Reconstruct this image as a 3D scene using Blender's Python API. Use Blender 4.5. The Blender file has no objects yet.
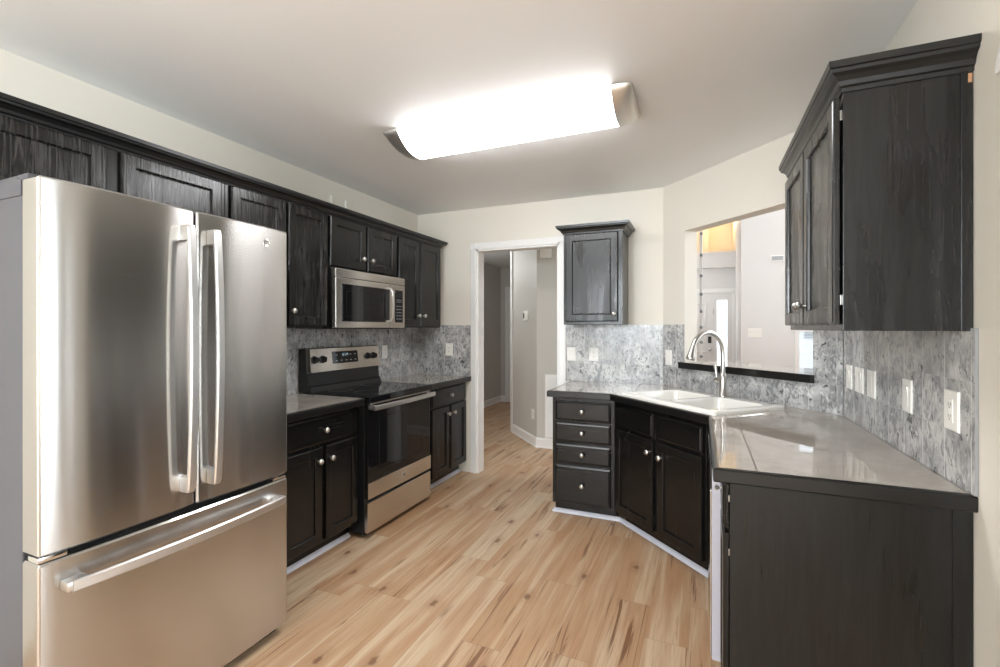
import bpy, bmesh, math, random
from mathutils import Vector, Matrix
random.seed(7)
S = bpy.context.scene
COL = S.collection
R = math.radians
PI = math.pi

# ------------------------------------------------------------------ camera, world, light, exposure
cam = bpy.data.cameras.new('camera')
cam.sensor_fit = 'HORIZONTAL'; cam.sensor_width = 36.0
cam.lens = 467.91 / 1000 * 36.0
cam.shift_y = -0.00533
cam.clip_start = 0.05; cam.clip_end = 200
camo = bpy.data.objects.new('camera', cam); COL.objects.link(camo)
camo.location = (0, 0, 1.36); camo.rotation_euler = (R(90), 0, 0.4064)
S.camera = camo

W = bpy.data.worlds.new('sky'); S.world = W; W.use_nodes = True
bg = W.node_tree.nodes['Background']
bg.inputs[0].default_value = (0.86, 0.93, 1.0, 1); bg.inputs[1].default_value = 2.2

S.view_settings.view_transform = 'Standard'
S.view_settings.look = 'None'
S.view_settings.gamma = 1
S.view_settings.use_curve_mapping = False
S.view_settings.exposure = 0.47
S.cycles.use_denoising = True
S.cycles.max_bounces = 10
S.cycles.diffuse_bounces = 5
S.cycles.glossy_bounces = 5
S.cycles.sample_clamp_indirect = 6
S.cycles.caustics_reflective = False
S.cycles.caustics_refractive = False

def area(name, loc, rot, sx, sy, power, color=(1, 1, 1)):
    l = bpy.data.lights.new(name, 'AREA'); l.shape = 'RECTANGLE'; l.size = sx; l.size_y = sy
    l.energy = power; l.color = color
    o = bpy.data.objects.new(name, l); COL.objects.link(o); o.location = loc; o.rotation_euler = rot
    return o
# daylight just outside the windows and the glazed doors (the windows are built below)
area('daylight_rear', (-1.0, -3.35, 1.45), (R(90), 0, 0), 2.9, 1.9, 150, (0.87, 0.94, 1))
area('daylight_sunroom', (3.75, 0.9, 1.35), (R(90), 0, R(90)), 2.2, 2.2, 110, (0.88, 0.945, 1))
area('daylight_living', (4.5, 3.7, 1.9), (R(90), 0, R(90)), 1.6, 2.8, 45, (0.90, 0.94, 1))
# added fill light behind the camera, brightens ceiling and room; no fixture
pl = bpy.data.lights.new('rear_fill', 'POINT'); pl.energy = 105; pl.color = (.92, .965, 1); pl.shadow_soft_size = .2
plo = bpy.data.objects.new('rear_fill', pl); COL.objects.link(plo); plo.location = (-1.35, -1.9, 1.9)
hlp = bpy.data.lights.new('hall_fill', 'POINT'); hlp.energy = 14; hlp.color = (.95, .97, 1); hlp.shadow_soft_size = .15  # added point light that lifts the dark hall, stands for no known lamp
hlo = bpy.data.objects.new('hall_fill', hlp); COL.objects.link(hlo); hlo.location = (-3.0, 5.6, 2.25)
for nm, en, lc in (('living_fill', 84, (2.0, 5.0, 3.3)), ('foyer_fill', 20, (-.75, 8.95, 2.05))):  # two unseen fill lights added to brighten living room and foyer
    ll = bpy.data.lights.new(nm, 'POINT'); ll.energy = en; ll.color = (.96, .98, 1); ll.shadow_soft_size = .2
    lo_ = bpy.data.objects.new(nm, ll); COL.objects.link(lo_); lo_.location = lc

# ------------------------------------------------------------------ material helpers
def srgb(r, g, b):
    f = lambda c: (c / 255 / 12.92) if c / 255 <= .04045 else ((c / 255 + .055) / 1.055) ** 2.4
    return (f(r), f(g), f(b), 1)

class NT:
    def __init__(s, name):
        s.m = bpy.data.materials.new(name); s.m.use_nodes = True
        s.t = s.m.node_tree; s.b = s.t.nodes['Principled BSDF']; s.out = s.t.nodes['Material Output']
    def n(s, typ, **k):
        nd = s.t.nodes.new('ShaderNode' + typ)
        for a, v in k.items():
            setattr(nd, a, v)
        return nd
    def put(s, sock, v):
        if isinstance(v, bpy.types.NodeSocket): s.t.links.new(v, sock)
        else: sock.default_value = v
    def math(s, op, a, b=None, c=None, clamp=False):
        nd = s.n('Math', operation=op); nd.use_clamp = clamp
        for i, v in enumerate((a, b, c)):
            if v is not None: s.put(nd.inputs[i], v)
        return nd.outputs[0]
    def ss(s, v, lo, hi):
        nd = s.n('MapRange', interpolation_type='SMOOTHSTEP')
        s.put(nd.inputs[0], v); nd.inputs[1].default_value = lo; nd.inputs[2].default_value = hi
        return nd.outputs[0]
    def coord(s, kind='Object'):
        return s.n('TexCoord').outputs[kind]
    def map(s, v, scale=(1, 1, 1), loc=(0, 0, 0), rot=(0, 0, 0)):
        nd = s.n('Mapping'); s.put(nd.inputs[0], v)
        nd.inputs[1].default_value = loc; nd.inputs[2].default_value = rot; nd.inputs[3].default_value = scale
        return nd.outputs[0]
    def noise(s, v, scale=1., detail=2., rough=.5, dist=0., out=0):
        nd = s.n('TexNoise'); s.put(nd.inputs['Vector'], v)
        nd.inputs['Scale'].default_value = scale; nd.inputs['Detail'].default_value = detail
        nd.inputs['Roughness'].default_value = rough; nd.inputs['Distortion'].default_value = dist
        return nd.outputs[out]
    def mix(s, f, a, b, mode='MIX'):
        nd = s.n('Mix', data_type='RGBA', blend_type=mode)
        s.put(nd.inputs[0], f); s.put(nd.inputs[6], a); s.put(nd.inputs[7], b)
        return nd.outputs[2]
    def ramp(s, v, stops):
        nd = s.n('ValToRGB'); s.put(nd.inputs[0], v); e = nd.color_ramp.elements
        while len(e) < len(stops): e.new(.5)
        for i, (p, c) in enumerate(stops): e[i].position = p; e[i].color = c
        return nd.outputs[0]
    def bump(s, h, strength=.3, dist=.001):
        nd = s.n('Bump'); nd.inputs['Strength'].default_value = strength; nd.inputs['Distance'].default_value = dist
        s.put(nd.inputs['Height'], h); s.put(s.b.inputs['Normal'], nd.outputs[0])
    def set(s, **k):
        for a, v in k.items(): s.put(s.b.inputs[a.replace('_', ' ')], v)
        return s

M = {}
def simple(name, col, rough=.5, metal=0., spec=.5, coat=0., noise=.0, nscale=20):
    t = NT(name)
    c = t.coord()
    if noise:
        f = t.noise(c, nscale, 3)
        a = tuple(x * (1 - noise) for x in col[:3]) + (1,); b = tuple(min(1, x * (1 + noise)) for x in col[:3]) + (1,)
        t.set(Base_Color=t.mix(f, a, b))
    else: t.set(Base_Color=col)
    t.set(Roughness=rough, Metallic=metal, Specular_IOR_Level=spec, Coat_Weight=coat)
    M[name] = t.m
    return t

def wall_paint(name, col):
    t = NT(name); c = t.coord()
    f = t.noise(c, 1.3, 2)
    t.set(Base_Color=t.mix(f, tuple(x * .97 for x in col[:3]) + (1,), col), Roughness=.55, Specular_IOR_Level=.35)
    t.bump(t.noise(c, 260, 2), .08, .0006)
    M[name] = t.m
wall_paint('wall_paint', srgb(225, 220, 209))
wall_paint('ceiling_paint', srgb(243, 244, 244))
wall_paint('hall_paint', srgb(200, 197, 190))
wall_paint('living_paint', srgb(222, 220, 218))
simple('white_trim', srgb(236, 235, 233), .35, noise=.02, nscale=3)
simple('white_plastic', srgb(238, 236, 230), .3, noise=.01)
simple('door_white', srgb(228, 226, 224), .4, noise=.02, nscale=2)
simple('white_shoe', srgb(225, 226, 236), .4, noise=.03)
simple('dark_slot', srgb(40, 38, 36), .5, noise=.1)
simple('black_gloss', (.006, .006, .007, 1), .05, noise=.1)
simple('black_plastic', (.012, .012, .013, 1), .35, noise=.1)
simple('kick_black', (.008, .008, .008, 1), .6, noise=.1)
simple('display_grey', srgb(150, 155, 160), .4, noise=.05)
simple('nickel', (.58, .56, .53, 1), .3, 1., noise=.03, nscale=60)
simple('satin_nickel', (.80, .78, .74, 1), .42, 1., noise=.03, nscale=60)
simple('chrome', (.80, .80, .80, 1), .12, 1., noise=.02, nscale=60)
simple('porcelain', srgb(228, 226, 220), .12, coat=.4, noise=.008, nscale=4)
simple('case_grey', srgb(84, 84, 90), .38, .2, noise=.05, nscale=200)
simple('dish_white', srgb(186, 184, 192), .4, noise=.02)
simple('tile_edge', srgb(140, 141, 143), .5, noise=.05)
simple('chip_wood', srgb(170, 128, 94), .6, noise=.1, nscale=60)
simple('outside_wall', srgb(205, 208, 212), .7, noise=.05)
simple('outside_ground', srgb(222, 222, 214), .9, noise=.2)

# black painted oak: open vertical grain shows as fine ridges, with a lighter grain tone and uneven gloss
def black_oak(name, horiz=False, grain=.22, streak=1.0, tone=1.0, base=.2, fq=46, dist=.0006, hi=.0085, lo_=.38, hi_=.66):
    t = NT(name); c = t.coord()
    sc = (3.2, fq, fq) if horiz else (fq, fq, 3.2)
    g = t.noise(t.map(c, sc), 1.6, 5, .62, .8)
    big = t.noise(t.map(c, (1.2, 9, 9) if horiz else (9, 9, 1.2)), 1., 3, .5, 1.2)
    gg = t.ss(g, lo_, hi_)
    col = t.mix(gg, (.0045 * tone, .0043 * tone, .0041 * tone, 1), (hi * tone, hi * .965 * tone, hi * .92 * tone, 1))
    t.set(Base_Color=col, Specular_IOR_Level=.42)
    ro = t.math('ADD', base, t.math('MULTIPLY', t.ss(big, .3, .7), .12 * streak))
    t.set(Roughness=t.math('ADD', ro, t.math('MULTIPLY', g, .06)))
    if grain > .03: t.bump(t.math('ADD', t.math('MULTIPLY', g, .6), t.math('MULTIPLY', big, .3)), grain, dist)
    M[name] = t.m
black_oak('black_oak', False, .025, .35); black_oak('black_oak_h', True, .025, .35); black_oak('black_oak_semi', False, .3, 1.0, 1.2, .16, 40, .001, .03, .5, .66)
black_oak('black_oak_rough', False, .8, .5, 1.3, .17, 60, .0018, .035, .44, .66)
black_oak('black_end', False, .02, .4, 1.25, .24); black_oak('black_panel', False, .035, 1.5, 1.7, .17)
simple('black_trim', (.007, .0068, .0066, 1), .28, noise=.25, nscale=30)

# brushed stainless steel
def steel(name, col, rough, aniso, rot):
    t = NT(name); c = t.coord()
    line = t.noise(t.map(c, (5, 5, 500)), 1., 2, .5)
    t.set(Base_Color=t.mix(line, tuple(x * .96 for x in col) + (1,), tuple(col) + (1,)), Metallic=1., Anisotropic=aniso, Anisotropic_Rotation=rot)
    t.set(Roughness=t.math('ADD', rough, t.math('MULTIPLY', line, .05)))
    tg = t.n('Tangent', direction_type='RADIAL', axis='Z')
    t.put(t.b.inputs['Tangent'], tg.outputs[0])
    wav = t.noise(t.map(c, (7, 7, .3)), 1., 1, .4)
    t.bump(wav, .1, .01)
    M[name] = t.m
steel('steel_door', (.60, .59, .575), .17, .95, .25)
steel('steel_warm', (.74, .70, .65), .22, .8, .25)
steel('steel_handle', (.72, .71, .70), .32, .2, 0)

# glossy large-format tile worktop with thin grout joints
def counter_mat():
    t = NT('counter_tile'); c = t.coord()
    sep = t.n('SeparateXYZ'); t.put(sep.inputs[0], t.map(c, rot=(0, 0, 0)))
    cl = t.noise(c, 3.5, 6, .65, .6); fine = t.noise(c, 55, 4, .7)
    base = t.mix(t.ss(cl, .3, .7), srgb(158, 150, 140), srgb(180, 172, 162))
    base = t.mix(t.math('MULTIPLY', fine, .35), base, srgb(136, 127, 117))
    fx = t.math('ABSOLUTE', t.math('SUBTRACT', t.math('FRACT', t.math('ADD', t.math('MULTIPLY', sep.outputs[0], 1 / .61), .2344)), .5))
    fy = t.math('ABSOLUTE', t.math('SUBTRACT', t.math('FRACT', t.math('ADD', t.math('MULTIPLY', sep.outputs[1], 1 / .61), .1)), .5))
    ln = t.math('LESS_THAN', t.math('MINIMUM', fx, fy), .0035)
    t.set(Base_Color=t.mix(ln, base, srgb(70, 66, 62)), Roughness=t.math('ADD', .03, t.math('MULTIPLY', ln, .4)), Specular_IOR_Level=.6)
    M['counter_tile'] = t.m
counter_mat()

# mottled grey tile backsplash: local X runs along the wall, Z is up
def splash_mat():
    t = NT('backsplash_tile'); c = t.coord()
    sep = t.n('SeparateXYZ'); t.put(sep.inputs[0], c)
    X, Z = sep.outputs[0], sep.outputs[2]
    T = 1 / .152
    tx = t.math('MULTIPLY', X, T); tz = t.math('MULTIPLY', t.math('SUBTRACT', Z, .909), T)
    ix = t.math('FLOOR', tx); iz = t.math('FLOOR', tz)
    cmb = t.n('CombineXYZ'); t.put(cmb.inputs[0], ix); t.put(cmb.inputs[1], iz)
    wn = t.n('TexWhiteNoise', noise_dimensions='2D'); t.put(wn.inputs[0], cmb.outputs[0])
    cv = t.n('CombineXYZ'); t.put(cv.inputs[0], X); t.put(cv.inputs[1], t.math('MULTIPLY', wn.outputs[0], 9)); t.put(cv.inputs[2], Z)
    v = cv.outputs[0]
    n0 = t.noise(c, 5.5, 3, .5, .4)
    n1 = t.noise(t.map(v, (1, 1, .75)), 11, 5, .65, 1.0)
    n2 = t.noise(t.map(v, (1.5, 1, .8), (3, 1, 7)), 19, 4, .62, 1.6)
    n3 = t.noise(t.map(v, (1.2, 1, .9), (9, 4, 2)), 25, 2, .5, .9)
    n4 = t.noise(t.map(v, (1.2, 1, .8), (2, 5, 8)), 24, 4, .6, 1.4)
    col = t.mix(t.ss(n1, .34, .64), srgb(156, 156, 156), srgb(203, 202, 200))
    col = t.mix(t.math('MULTIPLY', t.ss(n2, .50, .62), .8), col, srgb(116, 117, 119))
    col = t.mix(t.math('MULTIPLY', t.ss(n4, .54, .66), .7), col, srgb(222, 222, 222))
    col = t.mix(t.math('MULTIPLY', t.ss(n0, .42, .66), .4), col, srgb(104, 105, 107))
    col = t.mix(t.math('MULTIPLY', t.ss(n3, .635, .70), .85), col, srgb(58, 60, 64))
    ex = t.math('ABSOLUTE', t.math('SUBTRACT', t.math('FRACT', tx), .5)); ez = t.math('ABSOLUTE', t.math('SUBTRACT', t.math('FRACT', tz), .5))
    ln = t.math('MAXIMUM', t.ss(ex, .484, .492), t.math('MULTIPLY', t.ss(ez, .486, .492), .15))
    brk = t.ss(t.noise(t.map(c, (7, 7, 7), (5, 1, 1)), 1, 2, .5), .36, .58)
    col = t.mix(t.math('MULTIPLY', t.math('MULTIPLY', ln, brk), .7), col, srgb(214, 214, 213))
    t.set(Base_Color=col, Roughness=t.math('ADD', .2, t.math('MULTIPLY', ln, .3)), Specular_IOR_Level=.5)
    t.bump(t.math('SUBTRACT', t.math('MULTIPLY', n1, .25), ln), .12, .002)
    M['backsplash_tile'] = t.m
splash_mat()

# light rustic oak planks running along world Y
def floor_mat():
    t = NT('oak_planks'); c = t.coord()
    sep = t.n('SeparateXYZ'); t.put(sep.inputs[0], c); X, Y = sep.outputs[0], sep.outputs[1]
    px = t.math('MULTIPLY', t.math('ADD', X, .05), 1 / .182); ix = t.math('FLOOR', px); fx = t.math('FRACT', px)
    w1 = t.n('TexWhiteNoise', noise_dimensions='1D'); t.put(w1.inputs['W'], ix)
    py = t.math('ADD', t.math('MULTIPLY', Y, 1 / 1.22), t.math('MULTIPLY', w1.outputs[0], 13.7)); iy = t.math('FLOOR', py); fy = t.math('FRACT', py)
    cb = t.n('CombineXYZ'); t.put(cb.inputs[0], ix); t.put(cb.inputs[1], iy)
    wn = t.n('TexWhiteNoise', noise_dimensions='2D'); t.put(wn.inputs[0], cb.outputs[0])
    idv = wn.outputs[0]
    cv = t.n('CombineXYZ'); t.put(cv.inputs[0], X); t.put(cv.inputs[1], Y); t.put(cv.inputs[2], t.math('MULTIPLY', idv, 40))
    v = cv.outputs[0]
    base = t.ramp(idv, [(0, srgb(174, 140, 107)), (.3, srgb(186, 155, 122)), (.55, srgb(192, 167, 138)), (.8, srgb(180, 147, 115)), (1, srgb(198, 179, 152))])
    wide = t.noise(t.map(v, (8, .7, 1)), 1, 3, .5, 1.2)
    col = t.mix(t.math('MULTIPLY', t.ss(wide, .38, .66), .6), base, srgb(168, 124, 88))
    pale = t.noise(t.map(v, (12, .55, 1), (4, 2, 5)), 1, 2, .5, .8)
    col = t.mix(t.math('MULTIPLY', t.ss(pale, .48, .66), .48), col, srgb(214, 194, 166))
    fine = t.noise(t.map(v, (95, 3.2, 1)), 1, 4, .65, .5)
    col = t.mix(t.math('MULTIPLY', t.ss(fine, .42, .72), .4), col, srgb(146, 104, 74))
    crk = t.noise(t.map(v, (21, .85, 1), (7, 3, 1)), 1, 6, .6, 1.5)
    patch = t.noise(t.map(v, (3.6, .9, 1), (1, 8, 2)), 1, 1, .5)
    cm = t.math('MULTIPLY', t.ss(crk, .575, .63), t.ss(patch, .42, .54))
    col = t.mix(t.math('MULTIPLY', cm, .85), col, srgb(84, 54, 36))
    soft = t.math('MULTIPLY', t.ss(crk, .50, .66), t.ss(patch, .40, .6))
    col = t.mix(t.math('MULTIPLY', soft, .4), col, srgb(150, 108, 76))
    vo = t.n('TexVoronoi', voronoi_dimensions='2D'); t.put(vo.inputs['Vector'], t.map(v, (4.2, 2.1, 1))); vo.inputs['Scale'].default_value = 1
    kd = t.math('ADD', vo.outputs['Distance'], t.math('MULTIPLY', t.math('SUBTRACT', t.noise(v, 34, 3), .5), .12))
    sel = t.n('SeparateXYZ'); t.put(sel.inputs[0], vo.outputs['Color']); pick = t.math('GREATER_THAN', sel.outputs[0], .48)
    kn = t.math('MULTIPLY', pick, t.math('SUBTRACT', 1, t.ss(kd, .025, .08)))
    col = t.mix(t.math('MULTIPLY', kn, .8), col, srgb(92, 60, 42))
    halo = t.math('MULTIPLY', pick, t.math('SUBTRACT', 1, t.ss(kd, .05, .24)))
    col = t.mix(t.math('MULTIPLY', halo, .3), col, srgb(140, 98, 68))
    sx = t.math('LESS_THAN', fx, .009); sy = t.math('LESS_THAN', fy, .0016)
    ln = t.math('MAXIMUM', sx, sy)
    col = t.mix(t.math('MULTIPLY', ln, .5), col, srgb(110, 78, 54))
    t.set(Base_Color=col, Roughness=t.math('ADD', .36, t.math('MULTIPLY', fine, .16)), Specular_IOR_Level=.45)
    t.bump(t.math('SUBTRACT', t.math('MULTIPLY', fine, .3), ln), .12, .0015)
    M['oak_planks'] = t.m
floor_mat()

def emit(name, col, strength):
    t = NT(name); e = t.n('Emission'); e.inputs[0].default_value = col; e.inputs[1].default_value = strength
    f = t.noise(t.coord(), 6, 1); e2 = t.mix(t.math('MULTIPLY', f, .04), col, (1, 1, 1, 1)); t.put(e.inputs[0], e2)
    t.t.links.new(e.outputs[0], t.out.inputs[0]); M[name] = t.m
emit('lamp_diffuser', (.98, .985, 1, 1), 15.0)
emit('clock_digits', (.6, .85, 1, 1), .45)

def pane_mat(name, tint, refl):
    t = NT(name); tr = t.n('BsdfTransparent'); tr.inputs[0].default_value = tint
    gl = t.n('BsdfGlossy'); gl.inputs['Roughness'].default_value = .02
    fr = t.n('Fresnel'); fr.inputs[0].default_value = 1.45
    mx = t.n('MixShader'); t.put(mx.inputs[0], t.math('MULTIPLY', fr.outputs[0], refl)); t.t.links.new(tr.outputs[0], mx.inputs[1]); t.t.links.new(gl.outputs[0], mx.inputs[2])
    t.t.links.new(mx.outputs[0], t.out.inputs[0]); M[name] = t.m
pane_mat('window_glass', (.97, .98, .98, 1), 1.0)
# ------------------------------------------------------------------ mesh helpers
def link(name, bm, mat, parent=None, smooth=False, angle=40):
    bmesh.ops.remove_doubles(bm, verts=bm.verts, dist=1e-6)
    bmesh.ops.recalc_face_normals(bm, faces=bm.faces)
    me = bpy.data.meshes.new(name); bm.to_mesh(me); bm.free()
    mats = mat if isinstance(mat, (list, tuple)) else [mat]
    for m in mats: me.materials.append(M[m])
    if smooth:
        me.shade_smooth() if hasattr(me, 'shade_smooth') else None
        try: me.set_sharp_from_angle(angle=R(angle))
        except Exception: pass
    o = bpy.data.objects.new(name, me); COL.objects.link(o)
    if parent is not None: o.parent = parent
    return o
def tag(o, label, cat, group=None):
    o['label'] = label; o['category'] = cat
    g_ = group or {'backsplash': 'grey tile backsplash panels', 'countertop': 'grey tile countertops', 'clip': 'white clips above the crown moulding', 'switch': 'white wall plates', 'outlet': 'white wall plates', 'cover plate': 'white wall plates'}.get(cat)
    if cat == 'cabinet': g_ = 'black base cabinets' if 'base_cabinet' in o.name else 'black wall cabinets'
    if g_: o['group'] = g_
    return o
def thing(name, label, cat, loc=(0, 0, 0), rz=0., group=None):
    o = bpy.data.objects.new(name, None); o.empty_display_size = .1; COL.objects.link(o)
    o.location = loc; o.rotation_euler = (0, 0, rz)
    return tag(o, label, cat, group)
def struct(name, bm, mat, parent=None, loc=(0, 0, 0), rz=0., smooth=False):
    o = link(name, bm, mat, parent, smooth)
    if parent is None:
        o['kind'] = 'structure'; o.location = loc; o.rotation_euler = (0, 0, rz)
    return o
def NB(): return bmesh.new()
def box(bm, a, b, bev=0., seg=2, mi=0):
    t = bmesh.new()
    bmesh.ops.create_cube(t, size=1)
    lo = Vector([min(a[i], b[i]) for i in range(3)]); hi = Vector([max(a[i], b[i]) for i in range(3)])
    for v in t.verts:
        v.co = Vector([lo[i] + (v.co[i] + .5) * (hi[i] - lo[i]) for i in range(3)])
    if bev:
        bmesh.ops.bevel(t, geom=t.edges[:], offset=min(bev, .49 * min(hi - lo)), segments=seg, affect='EDGES', profile=.6)
    merge(bm, t, mi)
    return bm
def merge(bm, t, mi=0):
    mp = {v: bm.verts.new(v.co) for v in t.verts}
    for f in t.faces:
        try:
            nf = bm.faces.new([mp[v] for v in f.verts]); nf.material_index = mi; nf.smooth = f.smooth
        except ValueError: pass
    t.free()
def tube(bm, pts, rad, n=14, caps=True):
    pts = [Vector(p) for p in pts]
    rs = rad if isinstance(rad, (list, tuple)) else [rad] * len(pts)
    rings = []; up = None
    for i, p in enumerate(pts):
        d = (pts[min(i + 1, len(pts) - 1)] - pts[max(i - 1, 0)]).normalized()
        if up is None:
            up = d.orthogonal().normalized()
        else:
            up = (up - d * up.dot(d)).normalized()
        s = d.cross(up)
        rings.append([bm.verts.new(p + (up * math.cos(2 * PI * k / n) + s * math.sin(2 * PI * k / n)) * rs[i]) for k in range(n)])
    for a, b in zip(rings, rings[1:]):
        for k in range(n): bm.faces.new((a[k], a[(k + 1) % n], b[(k + 1) % n], b[k]))
    if caps:
        bm.faces.new(rings[0][::-1]); bm.faces.new(rings[-1])
    return bm
def lathe(bm, origin, axis, prof, n=20):
    axis = Vector(axis).normalized(); u = axis.orthogonal().normalized(); w = axis.cross(u); o = Vector(origin)
    rings = []
    for h, r in prof:
        c = o + axis * h
        if r < 1e-6: rings.append([bm.verts.new(c)])
        else: rings.append([bm.verts.new(c + (u * math.cos(2 * PI * k / n) + w * math.sin(2 * PI * k / n)) * r) for k in range(n)])
    for a, b in zip(rings, rings[1:]):
        for k in range(n):
            f = [a[k % len(a)], a[(k + 1) % len(a)], b[(k + 1) % len(b)], b[k % len(b)]]
            f = list(dict.fromkeys(f))
            if len(f) > 2: bm.faces.new(f)
    for r in (rings[0], rings[-1]):
        if len(r) > 2: bm.faces.new(r)
    return bm
def prism(bm, outer, z0, z1, holes=(), frame=None):
    """polygon (with holes) in (a,b) extruded from z0 to z1; frame maps (a,b,c) to xyz"""
    t = bmesh.new(); eds = []
    for loop in [outer] + list(holes):
        vs = [t.verts.new((p[0], p[1], z0)) for p in loop]
        eds += [t.edges.new((vs[i], vs[(i + 1) % len(vs)])) for i in range(len(vs))]
    if holes: bmesh.ops.triangle_fill(t, edges=eds, use_beauty=True)
    else: t.faces.new(t.verts[:])
    ret = bmesh.ops.extrude_face_region(t, geom=t.faces[:])
    for v in ret['geom']:
        if isinstance(v, bmesh.types.BMVert): v.co.z = z1
    if frame:
        for v in t.verts: v.co = Vector(frame(*v.co))
    merge(bm, t)
    return bm
XZ = lambda a, b, c: (a, c, b)
def loops(bm, x0, x1, z0, z1, prof):
    """lofted rectangles facing -Y: prof = [(inset, y), ...]"""
    rings = []
    for ins, y in prof:
        rings.append([bm.verts.new(p) for p in ((x0 + ins, y, z0 + ins), (x1 - ins, y, z0 + ins), (x1 - ins, y, z1 - ins), (x0 + ins, y, z1 - ins))])
    bm.faces.new(rings[0]); bm.faces.new(rings[-1])
    for a, b in zip(rings, rings[1:]):
        for k in range(4): bm.faces.new((a[k], a[(k + 1) % 4], b[(k + 1) % 4], b[k]))
    return bm
def sweep(bm, path, prof, closed_ends=True):
    """profile (out, z) swept along a plan path with mitred corners; 'out' is to the right of travel"""
    P = [Vector((p[0], p[1])) for p in path]; rings = []
    for i, p in enumerate(P):
        ns = []
        if i > 0: d = (P[i] - P[i - 1]).normalized(); ns.append(Vector((d.y, -d.x)))
        if i < len(P) - 1: d = (P[i + 1] - P[i]).normalized(); ns.append(Vector((d.y, -d.x)))
        m = sum(ns, Vector((0, 0))); m = m / m.length
        k = 1 / max(.3, m.dot(ns[0]))
        rings.append([bm.verts.new((p.x + m.x * k * o, p.y + m.y * k * o, z)) for o, z in prof])
    n = len(prof)
    for a, b in zip(rings, rings[1:]):
        for k in range(n): bm.faces.new((a[k], a[(k + 1) % n], b[(k + 1) % n], b[k]))
    if closed_ends: bm.faces.new(rings[0]); bm.faces.new(rings[-1])
    return bm

# ------------------------------------------------------------------ dimensions
XL, YB, XR, ZC, CT = -2.585, 3.946, .682, 2.483, .909
A = Vector((-.28, YB)); B = Vector((XR, 2.92))
DT = (B - A).normalized(); DL = (B - A).length; DA = math.atan2(DT.y, DT.x)
YR = -3.1          # rear wall behind the camera
TH = .12

# ------------------------------------------------------------------ setting
struct('floor', box(NB(), (-4.2, YR - .2, -.06), (4.4, 10.4, 0)), 'oak_planks')
bm = NB()
box(bm, (XL - .1, YR - .2, ZC), (XR + TH, YB + .02, ZC + .1))
box(bm, (-4.2, YB + .02, ZC), (-.25, 8.2, ZC + .1))
box(bm, (XR + TH, -1.4, ZC), (4.0, 2.6, ZC + .1))
struct('ceiling', bm, 'ceiling_paint')
struct('ceiling_living', box(NB(), (-1.4, 2.5, 3.9), (4.6, 11.4, 4.0)), 'living_paint')
struct('wall_left', box(NB(), (XL - TH, YR, 0), (XL, YB + TH, ZC)), 'wall_paint')
bm = NB(); DX0, DX1, DZ = -1.935, -1.14, 2.095
prism(bm, [(XL - .0, 0), (DX0, 0), (DX0, DZ), (DX1, DZ), (DX1, 0), (A.x, 0), (A.x, ZC), (XL, ZC)], YB, YB + TH, frame=XZ)
struct('wall_back', bm, 'wall_paint')
# diagonal wall, local X along the wall from the back corner, -Y towards the kitchen
OX0, OX1, OZ0, OZ1 = .2407, 1.238, 1.06, 2.091
bm = NB(); prism(bm, [(0, 0), (DL, 0), (DL, ZC), (0, ZC)], 0, .116, holes=[[(OX0, OZ0), (OX1, OZ0), (OX1, OZ1), (OX0, OZ1)]], frame=XZ)
struct('wall_diagonal', bm, 'wall_paint', loc=(A.x, A.y, 0), rz=DA)
struct('wall_living_upper', prism(NB(), [(A.x, A.y), (B.x + .12, B.y - .06), (B.x + .12, B.y + .06), (A.x + .085, A.y + .08)], ZC + .0, 3.9), 'living_paint')
bm = NB(); RY0, RY1, RZ = .5, 1.47, 1.987
prism(bm, [(YR, 0), (RY0, 0), (RY0, RZ), (RY1, RZ), (RY1, 0), (B.y + .1, 0), (B.y + .1, ZC), (YR, ZC)], XR, XR + TH, frame=lambda a, b, c: (c, a, b))
struct('wall_right', bm, 'wall_paint')
bm = NB(); prism(bm, [(XL - TH, 0), (XR + TH, 0), (XR + TH, ZC), (XL - TH, ZC)], YR - TH, YR, holes=[[(-2.35, .55), (-.98, .55), (-.98, 2.3), (-2.35, 2.3)], [(-.86, .55), (.45, .55), (.45, 2.3), (-.86, 2.3)]], frame=XZ)
struct('wall_rear', bm, 'wall_paint')
def window(name, w, h, loc, rz, cols=2, rows=3, slats=False):
    fr = NB(); f = .05
    for a, b in (((0, 0), (f, h)), ((w - f, 0), (w, h)), ((f, 0), (w - f, f)), ((f, h - f), (w - f, h))):
        box(fr, (a[0], -.04, a[1]), (b[0], .06, b[1]), .004)
    for i in range(1, cols): box(fr, (w * i / cols - .012, -.01, f), (w * i / cols + .012, .02, h - f))
    for i in range(1, rows): box(fr, (f, -.008, h * i / rows - .012), (w - f, .018, h * i / rows + .012))
    o = struct(name, fr, 'white_trim', loc=loc, rz=rz)
    link('pane', box(NB(), (f, .004, f), (w - f, .008, h - f)), 'window_glass', o)
    return o
window('window_1', 1.37, 1.75, (-2.35, YR - .06, .55), R(0))
window('window_2', 1.31, 1.75, (-.86, YR - .06, .55), R(0))
# sunroom to the right behind the cased opening
bm = NB()
prism(bm, [(-1.3, 0), (2.5, 0), (2.5, ZC), (-1.3, ZC)], 3.5, 3.6, holes=[[(-.1, .15), (1.9, .15), (1.9, 2.2), (-.1, 2.2)]], frame=lambda a, b, c: (c, a, b))
box(bm, (XR + TH, 2.4, 0), (3.6, 2.5, ZC)); box(bm, (XR + TH, -1.4, 0), (3.6, -1.3, ZC))
struct('wall_sunroom', bm, 'wall_paint')
window('window_3', 2.0, 2.05, (3.53, -.1, .15), R(90), 3, 4)

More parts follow.
